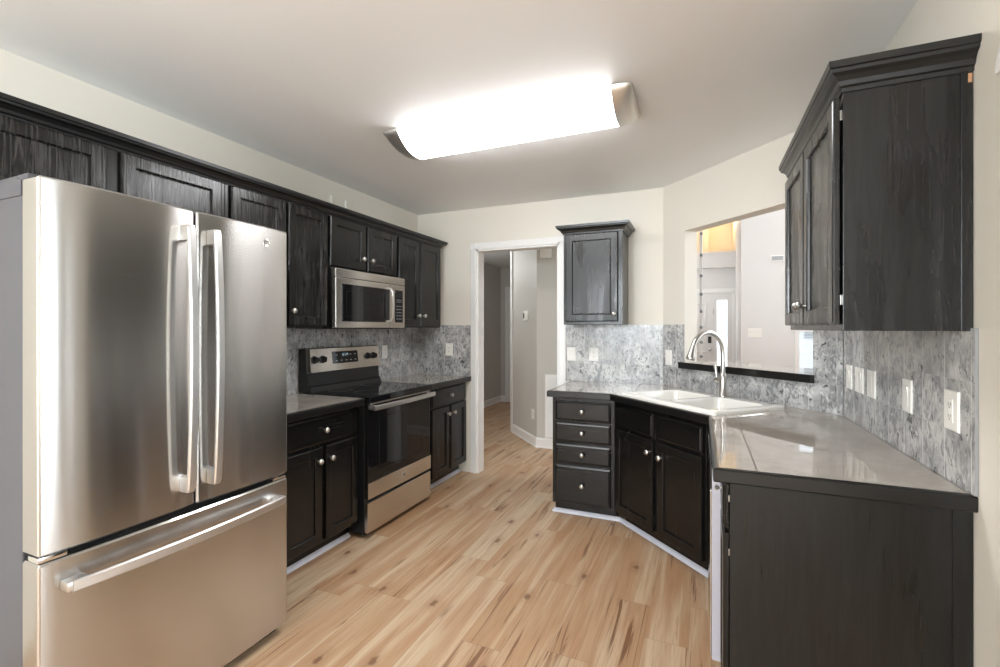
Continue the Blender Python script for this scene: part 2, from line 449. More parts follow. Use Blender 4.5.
def casing(name, x0, x1, h, loc, rz, w=.08, t=.016, depth=TH, stop=False):
    """casing on the -Y face of an opening x0..x1 by h, with its jamb lining"""
    bm = NB()
    prof = [(0, 0), (0, -t), (.012, -t), (w * .5, -t * .8), (w - .008, -t * .55), (w, -t * .4), (w, 0)]
    for xa, sgn in ((x0, -1), (x1, 1)):
        prism(bm, [(xa + sgn * a, b) for a, b in prof], 0, h + (w if True else 0))
    prism(bm, [(a, b) for a, b in prof], x0 - w, x1 + w, frame=lambda a, b, c: (c, b, h + a))
    box(bm, (x0, -.001, 0), (x0 + .016, depth, h)); box(bm, (x1 - .016, -.001, 0), (x1, depth, h)); box(bm, (x0, -.001, h - .016), (x1, depth, h))
    if stop: box(bm, (x0 + .016, depth * .45, 0), (x0 + .028, depth * .75, h - .016)); box(bm, (x1 - .028, depth * .45, 0), (x1 - .016, depth * .75, h - .016))
    return struct(name, bm, 'white_trim', loc=loc, rz=rz)
casing('trim_1', DX0, DX1, DZ, (0, YB, 0), 0, .062)
casing('trim_2', -RY1, -RY0, RZ, (XR, 0, 0), R(-90), .075)

# hall behind the doorway
HX, HY = -1.73, 5.085
HD = Vector((-.538, .611)).normalized(); H2 = Vector((-2.266, 5.697))
bm = NB()
prism(bm, [(HX, HY), (-.3, HY), (-.3, HY + .12), (HX + .05, HY + .12), (H2.x + .09, H2.y + .08), (H2.x, H2.y)], 0, ZC)
struct('wall_hall_right', bm, 'hall_paint')
struct('wall_hall_left', box(NB(), (-3.55, YB + TH, 0), (-3.43, 8.1, ZC)), 'hall_paint')
bm = NB(); prism(bm, [(-3.55, 0), (-3.26, 0), (-3.26, 2.05), (-2.5, 2.05), (-2.5, 0), (-.3, 0), (-.3, ZC), (-3.55, ZC)], 8.0, 8.12, frame=XZ)
struct('wall_hall_end', bm, 'hall_paint')
struct('wall_hall_near', box(NB(), (-3.55, YB + .0, 0), (XL - TH, YB + TH, ZC)), 'hall_paint')
casing('trim_3', -3.26, -2.5, 2.05, (0, 8.0, 0), 0, .075)
def panel_door(name, w, h, loc, rz, mat='door_white', rows=((.15, .9), (1.05, 1.85))):
    bm = NB(); box(bm, (0, 0, 0), (w, .04, h), .002)
    for (a, b) in rows:
        for x0, x1 in ((.11, w / 2 - .05), (w / 2 + .05, w - .11)):
            loops(bm, x0, x1, a, b, [(0, .002), (0, -.004), (.012, -.010), (.03, -.010), (.05, -.003)])
    return struct(name, bm, mat, loc=loc, rz=rz)
d = panel_door('door_1', .728, 2.03, (-3.244, 8.05, .008), 0)
link('door_knob', lathe(NB(), (.06, 0, .95), (0, -1, 0), [(0, .026), (.006, .026), (.01, .011), (.035, .011), (.045, .026), (.06, .028), (.068, .018), (.07, 0)]), 'nickel', d, True)

def baseboard(name, path, h=.10, t=.014):
    bm = NB()
    sweep(bm, path, [(0, 0), (t + .008, 0), (t + .006, .012), (t, .016), (t, h - .02), (t * .55, h - .006), (t * .3, h), (0, h)])
    return struct(name, bm, 'white_trim')
baseboard('baseboard_hall_right', [(H2.x, H2.y), (HX, HY), (-1.2, HY), (-.32, HY)][::1], .11)
baseboard('baseboard_hall_left', [(-3.43, 4.1), (-3.43, 8.0), (-3.34, 8.0)], .11)
# white corner bead where the angled hall wall ends
bm = NB(); prism(bm, [(H2.x + .005, H2.y + .004), (H2.x - .012, H2.y - .016), (H2.x - .05, H2.y + .028), (H2.x - .02, H2.y + .055)], 0, ZC)
struct('trim_4', bm, 'white_trim')

# living room beyond the pass-through
LY, FY = 7.0, 10.0
bm = NB(); prism(bm, [(-1.3, 0), (-.72, 0), (-.72, 2.06), (.56, 2.06), (.56, 0), (.75, 0), (.75, 2.80), (-1.3, 2.80)], FY, FY + .12, frame=XZ)
struct('wall_foyer', bm, 'living_paint')
bm = NB(); prism(bm, [(.56, 0), (4.5, 0), (4.5, 3.9), (.56, 3.9)], LY, LY + .12, holes=[[(1.10, .55), (2.0, .55), (2.0, 2.1), (1.10, 2.1)]], frame=XZ)
struct('wall_living_far', bm, 'living_paint')
struct('wall_foyer_right', prism(NB(), [(.485, LY), (.56, LY), (.68, FY), (.60, FY)], 0, 3.9), 'living_paint')
struct('wall_foyer_left', box(NB(), (-1.3, 8.12, 0), (-1.2, FY, 3.9)), 'living_paint')
bm = NB(); prism(bm, [(2.0, 0), (LY, 0), (LY, 3.9), (2.0, 3.9)], 4.3, 4.4, holes=[[(2.9, .4), (4.5, .4), (4.5, 3.4), (2.9, 3.4)]], frame=lambda a, b, c: (c, a, b))
struct('wall_living_right', bm, 'living_paint')
struct('wall_living_near', box(NB(), (XR + TH, 2.5, 0), (4.4, 2.62, 3.9)), 'living_paint')
bm = NB(); box(bm, (-1.2, FY - .22, 2.51), (.595, FY, 2.81), .004)
struct('wall_foyer_ledge', bm, 'living_paint')
bm = NB(); box(bm, (-1.3, 11.2, 2.7), (.75, 11.3, 3.9)); box(bm, (-1.3, FY + .12, 2.7), (.75, 11.2, 2.8)); box(bm, (-.9, FY + .85, 2.8), (.14, FY + 1.2, 3.9)); box(bm, (.6, FY, 2.8), (.75, 11.2, 3.9)); box(bm, (-1.3, FY, 2.8), (-1.2, 11.2, 3.9))
struct('wall_foyer_niche', bm, 'living_paint')
struct('wall_living_left', box(NB(), (-.42, HY + .12, 0), (-.3, 8.0, 3.9)), 'living_paint')
struct('wall_living_passage', box(NB(), (-.42, YB + TH, ZC), (-.3, HY + .12, 3.9)), 'living_paint')
window('window_4', .9, 1.55, (1.10, LY + .03, .55), 0, 1, 2)
o = tag(link('window_blind', (lambda b: ([box(b, (1.16, LY + .012, .62 + i * .045), (1.94, LY + .030, .623 + i * .045)) for i in range(32)], box(b, (1.15, LY + .0, 2.05), (1.95, LY + .035, 2.09), .004), b)[-1])(NB()), 'white_plastic'), 'white slatted blind hanging in the living room window', 'blind')
window('window_5', 1.6, 3.0, (4.33, 2.9, .4), R(90), 2, 3)
# front door with its sidelight
fd = panel_door('door_2', .914, 2.04, (-.705, FY + .04, .008), 0)
link('sidelight_frame', (lambda b: (box(b, (.914, 0, 0), (.985, .06, 2.04), .003), box(b, (1.165, 0, 0), (1.255, .06, 2.04), .003), box(b, (.985, 0, 0), (1.165, .06, .25), .003), box(b, (.985, 0, 1.90), (1.165, .06, 2.04), .003), b)[-1])(NB()), 'door_white', fd)
link('pane', box(NB(), (.985, .028, .25), (1.165, .034, 1.90)), 'window_glass', fd)
casing('trim_5', -.72, .56, 2.06, (0, FY, 0), 0, .07)
link('deadbolt', (lambda b: (box(b, (.825, -.02, 1.06), (.885, 0, 1.19), .008), b)[-1])(NB()), 'black_plastic', fd)
link('door_knob', lathe(NB(), (.855, 0, .93), (0, -1, 0), [(0, .03), (.008, .03), (.012, .012), (.035, .012), (.045, .028), (.06, .03), (.07, .015), (.072, 0)]), 'nickel', fd, True)
link('hinge', box(NB(), (.91, -.012, 1.62), (.935, .002, 1.72), .002), 'nickel', fd)
foy = bpy.data.lights.new('foyer_lamp_light', 'POINT'); foy.energy = 13; foy.color = (1, .64, .27); foy.shadow_soft_size = .12
fo = bpy.data.objects.new('foyer_lamp_light', foy); COL.objects.link(fo); fo.location = (.40, 10.35, 3.5)
# house across the street and the ground outside, seen bright through the panes
g = tag(link('neighbour_house', (lambda b: (prism(b, [(2.0, 0), (8, 0), (8, 2.6), (5, 4.0), (2.0, 2.6)], 14.5, 18, frame=XZ), b)[-1])(NB()), 'outside_wall'), 'pale house seen across the lawn through the living room window', 'house')
link('window', loops(NB(), 2.5, 3.6, 1.1, 2.1, [(0, 14.5), (0, 14.46), (.06, 14.46), (.06, 14.485)]), 'display_grey', g)
struct('ground', box(NB(), (-30, 10.5, -.2), (30, 40, -.1)), 'outside_ground')

# ------------------------------------------------------------------ backsplash
def splash(name, label, x0, x1, z1, loc, rz, holes=(), z0=CT):
    o = link(name, prism(NB(), [(x0, z0), (x1, z0), (x1, z1), (x0, z1)] if not holes else holes, -.008, 0, frame=XZ), ['backsplash_tile', 'tile_edge'])
    for p in o.data.polygons:
        if abs(p.normal.x) > .9: p.material_index = 1
    o.location = loc; o.rotation_euler = (0, 0, rz)
    return tag(o, label, 'backsplash')
# the run behind the range, facing +X: local X = world Y
splash('tile_backsplash', 'mottled grey tile backsplash behind the range and microwave', 1.56, YB - .008, 1.385, (XL + .001, 0, 0), R(90))
splash('tile_backsplash', 'mottled grey tile backsplash between the range corner and the doorway casing', XL + .008, DX0 - .064, 1.388, (0, YB, 0), 0)
splash('tile_backsplash', 'mottled grey tile backsplash behind the four-drawer cabinet', DX1 + .064, A.x - .002, 1.388, (0, YB, 0), 0)
splash('tile_backsplash', 'mottled grey tile backsplash behind the sink below the pass-through', 0, 0, 0, (A.x, A.y, 0), DA,
       holes=[(.008, CT), (DL - .008, CT), (DL - .008, 1.388), (OX1 + .002, 1.388), (OX1 + .002, OZ0 + .0), (OX0 - .002, OZ0 + .0), (OX0 - .002, 1.388), (.008, 1.388)])
splash('tile_backsplash', 'mottled grey tile backsplash on the right wall with a row of cover plates', -(B.y - .008), -1.655, 1.36, (XR - .001, 0, 0), R(-90))

# ------------------------------------------------------------------ cabinets (local: X along the front, -Y to the room, y=0 face frame)
KN = [(0, .007), (.010, .006), (.016, .009), (.019, .0155), (.025, .0165), (.030, .013), (.033, .006), (.034, 0)]
def knob(parent, x, z, y=-.02):
    return link('knob', lathe(NB(), (x, y, z), (0, -1, 0), KN), 'nickel', parent, True)
def door(parent, x0, x1, z0, z1, kn=None, mat='black_oak', t=.02, st=.052, name='door'):
    bm = loops(NB(), x0, x1, z0, z1, [(.002, -.001), (0, -.003), (0, -t + .006), (.002, -t + .002), (.007, -t), (st, -t), (st + .004, -t + .003), (st + .006, -t + .010), (st + .012, -t + .011)])
    d = link(name, bm, mat, parent)
    if kn: knob(d, kn[0], kn[1], -t)
    return d
def drawer(parent, x0, x1, z0, z1, kn=True, mat='black_oak_h', t=.02, name='drawer'):
    bm = loops(NB(), x0, x1, z0, z1, [(.002, -.001), (0, -.003), (0, -t + .010), (.003, -t + .006), (.009, -t + .004), (.014, -t), (.02, -t)])
    d = link(name, bm, mat, parent)
    if kn: knob(d, (x0 + x1) / 2, (z0 + z1) / 2, -t)
    return d
def carcass(parent, x0, x1, z0, z1, dep, toe=.0, mat='black_oak'):
    bm = NB()
    box(bm, (x0, 0, z0 + toe), (x1, dep, z1), .0015, 1)
    if toe: box(bm, (x0, .07, z0), (x1, dep, z0 + toe + .001))
    return link('carcass', bm, mat, parent)
CROWN = [(0, 0), (.006, 0), (.008, .010), (.016, .013), (.020, .024), (.030, .034), (.044, .040), (.046, .048), (.052, .050), (.054, .066), (0, .066)]
def crown(path, z, parent=None, k=1., name='crown_moulding', ko=None):
    return link(name, sweep(NB(), path, [(o * (ko or k), z + h * k) for o, h in CROWN]), 'black_trim', parent)

FX = -2.05                                        # left base face frame plane
UX = -2.282                                       # left wall-cabinet face frame plane
# --- left wall cabinets, local X = world Y
c = thing('wall_cabinet', 'short black oak wall cabinet with two doors above the refrigerator', 'cabinet', (UX, 0, 0), R(90))
carcass(c, .62, 1.672, 1.83, 2.125, .30)
door(c, .655, 1.139, 1.845, 2.112, (1.09, 1.88), 'black_oak_rough'); door(c, 1.193, 1.646, 1.845, 2.112, (1.24, 1.88), 'black_oak_rough')
c = thing('wall_cabinet', 'tall two-door black wall cabinet between the refrigerator and the microwave', 'cabinet', (UX, 0, 0), R(90))
carcass(c, 1.674, 2.398, 1.36, 2.125, .30)
door(c, 1.70, 2.05, 1.375, 2.112, (2.01, 1.43), 'black_oak_rough'); door(c, 2.07, 2.388, 1.375, 2.112, (2.092, 1.465), 'black_oak_semi')
c = thing('wall_cabinet', 'short two-door black wall cabinet right above the microwave', 'cabinet', (UX, 0, 0), R(90))
carcass(c, 2.40, 3.166, 1.765, 2.125, .30)
door(c, 2.412, 2.771, 1.78, 2.112, (2.725, 1.86)); door(c, 2.793, 3.145, 1.78, 2.112, (2.825, 1.86))
c = thing('wall_cabinet', 'tall two-door black wall cabinet in the corner right of the microwave', 'cabinet', (UX, 0, 0), R(90))
carcass(c, 3.168, 3.86, 1.365, 2.125, .30)
door(c, 3.182, 3.485, 1.38, 2.112, (3.452, 1.468)); door(c, 3.503, 3.842, 1.38, 2.112, (3.54, 1.468))
cr = crown([(UX, .62), (UX, 3.86), (XL + .005, 3.86)], 2.112)
tag(cr, 'long black crown moulding along the top of the left wall cabinets', 'moulding')
# --- left base cabinets
c = thing('base_cabinet', 'black base cabinet with one drawer between refrigerator and range', 'cabinet', (FX, 0, 0), R(90))
carcass(c, 1.79, 2.422, 0, .868, .53, .10)
drawer(c, 1.815, 2.412, .685, .842); door(c, 1.815, 2.100, .115, .668, (2.066, .59)); door(c, 2.128, 2.412, .115, .668, (2.162, .59))
c = thing('base_cabinet', 'black base cabinet with one drawer between range and doorway', 'cabinet', (FX, 0, 0), R(90))
carcass(c, 3.205, 3.935, 0, .868, .53, .10)
drawer(c, 3.31, 3.918, .695, .85); door(c, 3.31, 3.60, .115, .682, (3.565, .615)); door(c, 3.63, 3.918, .115, .682, (3.665, .615))
def shoe(name, path):
    return struct(name, sweep(NB(), path, [(0, 0), (.02, 0), (.018, .010), (.011, .020), (0, .026)]), 'white_shoe')
shoe('trim_6', [(FX - .07, 1.80), (FX - .07, 2.415)])
shoe('trim_7', [(FX - .07, 3.21), (FX - .07, 3.93)])
# --- left countertops
def slab(name, label, poly, fronts, holes=()):
    o = link(name, prism(NB(), poly, CT - .022, CT, holes=holes), 'counter_tile')
    tag(o, label, 'countertop')
    e = link('edge_trim', sweep(NB(), fronts, [(0, CT - .045), (.014, CT - .045), (.018, CT - .04), (.018, CT - .006), (.013, CT - .001), (.004, CT + .0005), (0, CT + .0005)]), 'black_trim', o)
    return o
slab('countertop', 'short grey tile countertop between the refrigerator and the range', [(XL + .012, 1.562), (FX + .045, 1.562), (FX + .045, 2.42), (XL + .012, 2.42)], [(FX + .045, 1.562), (FX + .045, 2.42)])
slab('countertop', 'grey tile countertop in the left corner beside the doorway', [(XL + .012, 3.20), (FX + .045, 3.20), (FX + .045, YB - .012), (XL + .012, YB - .012)], [(FX + .045, 3.20), (FX + .045, YB - .012)])

# --- single wall cabinet on the back wall
BY = 3.64
c = thing('wall_cabinet', 'single-door black wall cabinet on the back wall beside the doorway', 'cabinet', (0, BY, 0), 0)
carcass(c, -1.012, -.55, 1.388, 2.115, YB - BY - .002)
door(c, -.992, -.583, 1.412, 2.10, (-.612, 1.47), 'black_panel')
crown([(-1.012, YB - BY - .003), (-1.012, 0), (-.55, 0), (-.55, YB - BY - .003)], 2.105, c)
# --- four-drawer base cabinet
DY = 3.30
c = thing('base_cabinet', 'black base cabinet with a stack of four drawers beside the doorway', 'cabinet', (0, DY, 0), 0)
carcass(c, -1.0, -.553, 0, .868, .63, .09)
for z0, z1 in ((.697, .836), (.543, .682), (.39, .529), (.105, .375)): drawer(c, -.975, -.578, z0, z1)
# --- sink base cabinet, front at 45 degrees
S0 = Vector((-.551, DY)); SW = .815
c = thing('base_cabinet', 'black two-door sink cabinet set diagonally under the white sink', 'cabinet', (S0.x, S0.y, 0), R(-45))
bm = NB()
box(bm, (0, 0, .09), (SW, .02, .868), .001, 1); box(bm, (0, .02, .09), (.018, .44, .868)); box(bm, (SW - .018, .02, .09), (SW, .44, .868))
box(bm, (.018, .02, .09), (SW - .018, .44, .108)); box(bm, (.03, .07, 0), (SW - .005, .09, .091))
link('carcass', bm, 'black_oak', c)
drawer(c, .022, .407, .69, .835, False, name='false_drawer_front'); drawer(c, .446, .80, .69, .835, False, name='false_drawer_front')
door(c, .022, .407, .11, .672, (.380, .595)); door(c, .446, .80, .11, .672, (.486, .585))
def sk(a, b): q = Matrix.Rotation(R(-45), 2) @ Vector((a, b)); return (S0.x + q.x, S0.y + q.y)
kx = sk(.01, .07)
shoe('trim_8', [(-1.0, DY + .35), (-1.0, DY + .07), (S0.x - .02 + .05, DY + .07), sk(SW + .0, .07), (sk(SW + .0, .07)[0] + .06, sk(SW, .07)[1] + .03)])
# --- right run: narrow cabinet at the end, dishwasher, filler
PX = .085
c = thing('base_cabinet', 'narrow black base cabinet with a plain end panel at the counter end', 'cabinet', (PX, 0, 0), R(-90))
carcass(c, -1.955, -1.70, 0, .868, XR - PX - .004, .10)
dw_ = drawer(c, -1.945, -1.712, .70, .845, False); link('knob', lathe(NB(), (-1.84, -.02, .792), (0, -1, 0), [(h * .62, r * .62) for h, r in KN]), 'nickel', dw_, True); door(c, -1.945, -1.712, .115, .685)
pn = NB(); box(pn, (-1.70, .0, 0), (-1.68, XR - PX - .003, .868), .002)
box(pn, (-1.682, XR - PX - .045, .0), (-1.676, XR - PX - .003, .868), .001)
link('end_panel', pn, 'black_end', c)
for z in (.795, .62): link('hinge', box(NB(), (-1.70, -.004, z), (-1.692, .0, z + .02), .001), 'nickel', c)
c = thing('dishwasher', 'white-edged dishwasher under the right countertop beside the sink cabinet', 'dishwasher', (PX, 0, 0), R(-90))
link('tub', box(NB(), (-2.565, .0, .10), (-1.96, .56, .862), .004), 'black_plastic', c)
dd = link('door', box(NB(), (-2.565, -.048, .09), (-1.965, -.008, .862), .004), 'dish_white', c)
link('front_panel', box(NB(), (-2.563, -.054, .10), (-1.968, -.047, .74), .003), 'steel_door', dd)
link('control_strip', box(NB(), (-2.563, -.056, .745), (-1.968, -.047, .860), .003), 'black_gloss', dd)
link('toe_panel', box(NB(), (-2.565, .05, .0), (-1.96, .07, .098)), 'kick_black', c)
# --- right countertop with the sink cut-out
SC = Vector((-.228, 2.928)); sd = Vector((.7071, .7071)); st = Vector((.7071, -.7071))
def sp(a, b): q = SC + st * a + sd * b; return (q.x, q.y)
K = 2.668; CX = .053; Y0 = 1.675
K2 = K + .026
fl = [(-1.010, YB - .012), (-1.010, 3.262), (K2 - 3.262, 3.262), (CX, K2 - CX), (CX, Y0), (XR - .001, Y0)]
n = Vector((DT.y, -DT.x))
a_ = A + n * .012 + DT * .012; b_ = B + n * .012 - DT * .004
slab('countertop', 'large glossy grey tile countertop wrapping the sink to the right wall', fl[:-1] + [(XR - .012, Y0), (XR - .012, b_.y), (a_.x, YB - .012)],
     fl[::1], holes=[[sp(-.365, .05), sp(.365, .05), sp(.365, .47), sp(-.365, .47)]])
# --- right wall cabinet above the counter
c = thing('wall_cabinet', 'large black two-door wall cabinet with a bare side panel on the right wall', 'cabinet', (.387, 0, 0), R(-90))
carcass(c, -2.575, -1.70, 1.352, 2.085, XR - .387 - .003)
for x0, x1, kx_ in ((-2.556, -2.128, -2.155), (-2.112, -1.682, -2.085)):
    dr = door(c, x0, x1, 1.372, 2.045, (kx_, 1.445), 'black_panel', st=.05); dr.location.y = -.006
pn = NB(); box(pn, (-1.70, .0, 1.352), (-1.682, XR - .387 - .003, 2.085), .0015)
box(pn, (-1.684, XR - .387 - .028, 1.352), (-1.677, XR - .387 - .003, 2.07), .0015)
link('side_panel', pn, 'black_panel', c)
for z in (1.985, 1.43): link('hinge', box(NB(), (-1.70, -.005, z), (-1.694, .0, z + .03), .001), 'nickel', c)
link('bare_wood_chip', box(NB(), (-1.678, XR - .387 - .014, 2.03), (-1.6762, XR - .387 - .005, 2.055), .0005), 'chip_wood', c)
crown([(-2.575, XR - .387 - .005), (-2.575, .0), (-1.682, .0), (-1.682, XR - .387 - .001)], 2.06, c, 1.22, ko=.8)

# ------------------------------------------------------------------ refrigerator
def bow_panel(x0, x1, z0, z1, dep, bulge, r=.009, n=22, edge=.006):
    w = x1 - x0; prof = []
    def front(x):
        t = abs(2 * (x - x0) / w - 1); return -bulge * (1 - t ** 2.6)
    for k in range(7):
        a = PI / 2 * k / 6
        prof.append((x0 + r - r * math.cos(a), r - r * math.sin(a)))
    for k in range(1, n): 
        x = x0 + r + (w - 2 * r) * k / n; prof.append((x, front(x) - front(x0 + r)))
    for k in range(7):
        a = PI / 2 * (6 - k) / 6
        prof.append((x1 - r + r * math.cos(a), r - r * math.sin(a)))
    bm = NB(); rings = []
    for z, e in ((z0, edge), (z0 + edge, 0), (z1 - edge, 0), (z1, edge)):
        ring = [bm.verts.new((x0 + e, dep, z))]
        for (x, y) in prof:
            ring.append(bm.verts.new((min(max(x, x0 + e), x1 - e), y + e, z)))
        ring.append(bm.verts.new((x1 - e, dep, z)))
        rings.append(ring)
    m = len(rings[0])
    for a, b in zip(rings, rings[1:]):
        for k in range(m): bm.faces.new((a[k], a[(k + 1) % m], b[(k + 1) % m], b[k]))
    bm.faces.new(rings[0]); bm.faces.new(rings[-1])
    return bm
def strap(bm, pts, side, w, t):
    """bar of rounded rectangular section along pts; w measured along 'side'"""
    pts = [Vector(p) for p in pts]; side = Vector(side).normalized(); rings = []
    c = min(w, t) * .28
    for i, p in enumerate(pts):
        d = (pts[min(i + 1, len(pts) - 1)] - pts[max(i - 1, 0)]).normalized(); nn = d.cross(side).normalized()
        sec = [(-w / 2 + c, -t / 2), (w / 2 - c, -t / 2), (w / 2, -t / 2 + c), (w / 2, t / 2 - c), (w / 2 - c, t / 2), (-w / 2 + c, t / 2), (-w / 2, t / 2 - c), (-w / 2, -t / 2 + c)]
        rings.append([bm.verts.new(p + side * a + nn * b) for a, b in sec])
    for a, b in zip(rings, rings[1:]):
        for k in range(8): bm.faces.new((a[k], a[(k + 1) % 8], b[(k + 1) % 8], b[k]))
    bm.faces.new(rings[0]); bm.faces.new(rings[-1])
    return bm
fr = thing('refrigerator', 'large stainless french-door refrigerator with bottom freezer drawer', 'refrigerator', (-1.71, 0, 0), R(90))
F0, F1, FM = .693, 1.556, 1.139
bm = NB(); box(bm, (F0 + .004, .093, .03), (F1 - .004, .80, 1.745), .004)
link('case', bm, 'case_grey', fr)
bm = NB(); box(bm, (F0 + .02, .05, .0), (F1 - .02, .12, .05), .003)
link('toe_grille', bm, 'kick_black', fr)
bm = NB(); box(bm, (F0 + .012, .06, .04), (F1 - .012, .095, 1.74))
link('gasket', bm, 'kick_black', fr)
def bowed(x, z0, z1, d0, d1, n=18):
    return [(x, -(d0 + (d1 - d0) * math.sin(PI * k / n) ** .8), z0 + (z1 - z0) * k / n) for k in range(n + 1)]
for x0, x1, hx in ((F0, FM - .003, 1.092), (FM + .003, F1, 1.190)):
    d = link('door', bow_panel(x0, x1, .712, 1.792, .082, .011), 'steel_door', fr, True, 30)
    bm = NB(); strap(bm, bowed(hx, .79, 1.715, .046, .064), (1, 0, 0), .030, .016)
    for z in (.805, 1.70): box(bm, (hx - .014, -.050, z - .028), (hx + .014, -.004, z + .028), .006)
    link('handle', bm, 'steel_handle', d, True, 35)
    if x0 > 1:
        b = lathe(NB(), (1.437, -.0080, 1.722), (0, -1, 0), [(0, .017), (.0022, .017), (.0030, .0150), (.0022, .0140), (.0022, 0)], 28)
        mk = b; nf = len(mk.faces)
        for q in range(2):
            ox = 1.4325 + q * .009
            tube(mk, [(ox + .0042 * math.cos(a * .55 + .6), -.0108, 1.722 + .0062 * math.sin(a * .55 + .6)) for a in range(10)], .0009, 6)
        mk.faces.ensure_lookup_table()
        for f in mk.faces[nf:]: f.material_index = 1
        link('badge', mk, ['steel_warm', 'case_grey'], d, True)
d = link('freezer_drawer', bow_panel(F0, F1, .042, .690, .082, .009), 'steel_door', fr, True, 30)
n = 20
bm = NB(); strap(bm, [(F0 + .06 + (F1 - F0 - .12) * k / n, -(.044 + .022 * math.sin(PI * k / n) ** .8), .615) for k in range(n + 1)], (0, 0, 1), .034, .016)
for x in (F0 + .075, F1 - .075): box(bm, (x - .028, -.046, .601), (x + .028, -.002, .629), .006)
link('handle', bm, 'steel_handle', d, True, 35)
for x0, x1 in ((F0 + .006, F0 + .07), (F1 - .07, F1 - .006)):
    bm = NB(); box(bm, (x0 - .004, .06, 1.788), (x1, .12, 1.806), .005)
    box(bm, (x0 - .004, .10, 1.744), (x1, .26, 1.806), .008)
    link('hinge_cover', bm, 'case_grey', fr, True)
    bm = NB(); box(bm, (x0 - .004, .005, .693), (x1, .06, .709), .004)
    link('hinge', bm, 'chrome', fr, True)

# ------------------------------------------------------------------ range
def annulus(x, y, z, r0, r1, n=48):
    bm = NB(); P = lambda r, k, h: bm.verts.new((x + r * math.cos(2 * PI * k / n), y + r * math.sin(2 * PI * k / n), h))
    rs = [[P(r, k, h) for k in range(n)] for r, h in ((r0, z - .0006), (r0, z), (r1, z), (r1, z - .0006))]
    for a, b in zip(rs, rs[1:] + rs[:1]):
        for k in range(n): bm.faces.new((a[k], a[(k + 1) % n], b[(k + 1) % n], b[k]))
    return bm
rg = thing('range', 'freestanding stainless and black glass electric range', 'range', (-1.975, 0, 0), R(90))
G0, G1 = 2.428, 3.192
bm = NB(); box(bm, (G0, .025, .03), (G1, .585, .882), .003)
for x in (G0 + .05, G1 - .05):
    for y in (.07, .53): lathe(bm, (x, y, 0), (0, 0, 1), [(0, .018), (.03, .014)], 12)
link('body', bm, 'black_plastic', rg)
bm = NB(); box(bm, (G0 - .002, -.022, .874), (G1 + .002, .55, .917), .006)
ck = link('cooktop', bm, 'black_gloss', rg)
bm = NB()
for (x, y, r) in ((2.62, .14, .105), (3.0, .14, .085), (2.62, .39, .08), (3.0, .39, .105)):
    link('burner_ring', annulus(x, y, .9173, r, r - .0025), 'case_grey', ck)
bm = NB(); box(bm, (G0 + .006, 0, .252), (G1 - .006, .028, .868), .005)
od = link('oven_door', bm, 'black_gloss', rg)
bm = NB(); box(bm, (G0 + .004, -.006, .252), (G1 - .004, .004, .357), .002); link('lower_strip', bm, 'steel_warm', od)
bm = NB(); loops(bm, G0 + .115, G1 - .115, .42, .77, [(0, .001), (0, -.0020), (.004, -.0024), (.008, -.0012)]); link('window', bm, 'black_gloss', od)
bm = NB(); strap(bm, [(G0 + .012, -.045, .845), (G0 + .05, -.050, .845), (2.81, -.058, .845), (G1 - .05, -.050, .845), (G1 - .012, -.045, .845)], (0, 0, 1), .032, .018)
for x in (G0 + .035, G1 - .035): box(bm, (x - .02, -.04, .832), (x + .02, .004, .858), .004)
link('handle', bm, 'steel_handle', od, True, 35)
bm = NB(); box(bm, (G0 + .02, -.008, .862), (G1 - .02, .004, .8725), .002); link('vent_strip', bm, 'steel_warm', od)
e = link('badge', lathe(NB(), (2.82, -.006, .307), (0, -1, 0), [(0, .015), (.002, .015), (.0028, .0132), (.002, .012), (.002, 0)], 24), 'nickel', od, True)
bm = NB(); box(bm, (G0 + .004, -.004, .035), (G1 - .004, .03, .232), .005); link('storage_drawer', bm, 'steel_warm', rg)
YZ = lambda a, b, c: (c, a, b)
bm = NB(); prism(bm, [(.475, .915), (.585, .915), (.585, 1.216), (.530, 1.216), (.520, 1.05), (.505, 1.045), (.500, .96), (.485, .95)], G0, G1, frame=YZ)
bk = link('backguard', bm, 'black_plastic', rg)
bm = NB(); prism(bm, [(.487, 1.052), (.522, 1.050), (.545, 1.217), (.512, 1.219), (.508, 1.214)], G0 + .02, G1 - .004, frame=YZ)
cp = link('control_panel', bm, 'steel_warm', rg)
def pan(z): return .487 + (z - 1.052) * (.021 / .162)
bm = NB(); prism(bm, [(pan(1.10) - .003, 1.10), (pan(1.10) + .002, 1.10), (pan(1.188) + .002, 1.188), (pan(1.188) - .003, 1.188)], 2.655, 2.925, frame=YZ)
ds = link('display', bm, 'black_gloss', rg)
bm = NB()
for i in range(5):
    for j in range(2):
        if not (1 <= i <= 2 and j == 1):
            z = 1.118 + j * .042; x = 2.685 + i * .05
            link('touch_key', box(NB(), (x, pan(z) - .0036, z), (x + .018, pan(z) - .002, z + .005)), 'display_grey', ds)
bm = NB()
for i, dg in enumerate('1224'):
    x = 2.748 + i * .017 + (.006 if i > 1 else 0); z = 1.152; y = pan(z) - .0036
    segs = {'1': 'bc', '2': 'abged', '4': 'fgbc'}[dg]
    R_ = {'a': (0, .018, .009, .020), 'g': (0, .009, .009, .011), 'd': (0, 0, .009, .002), 'f': (0, .010, .002, .020), 'b': (.008, .010, .010, .020), 'e': (0, 0, .002, .010), 'c': (.008, 0, .010, .010)}
    for s_ in segs:
        a0, b0, a1, b1 = R_[s_]; box(bm, (x + a0, y, z + b0), (x + a1, y + .002, z + b1))
link('clock', bm, 'clock_digits', ds)
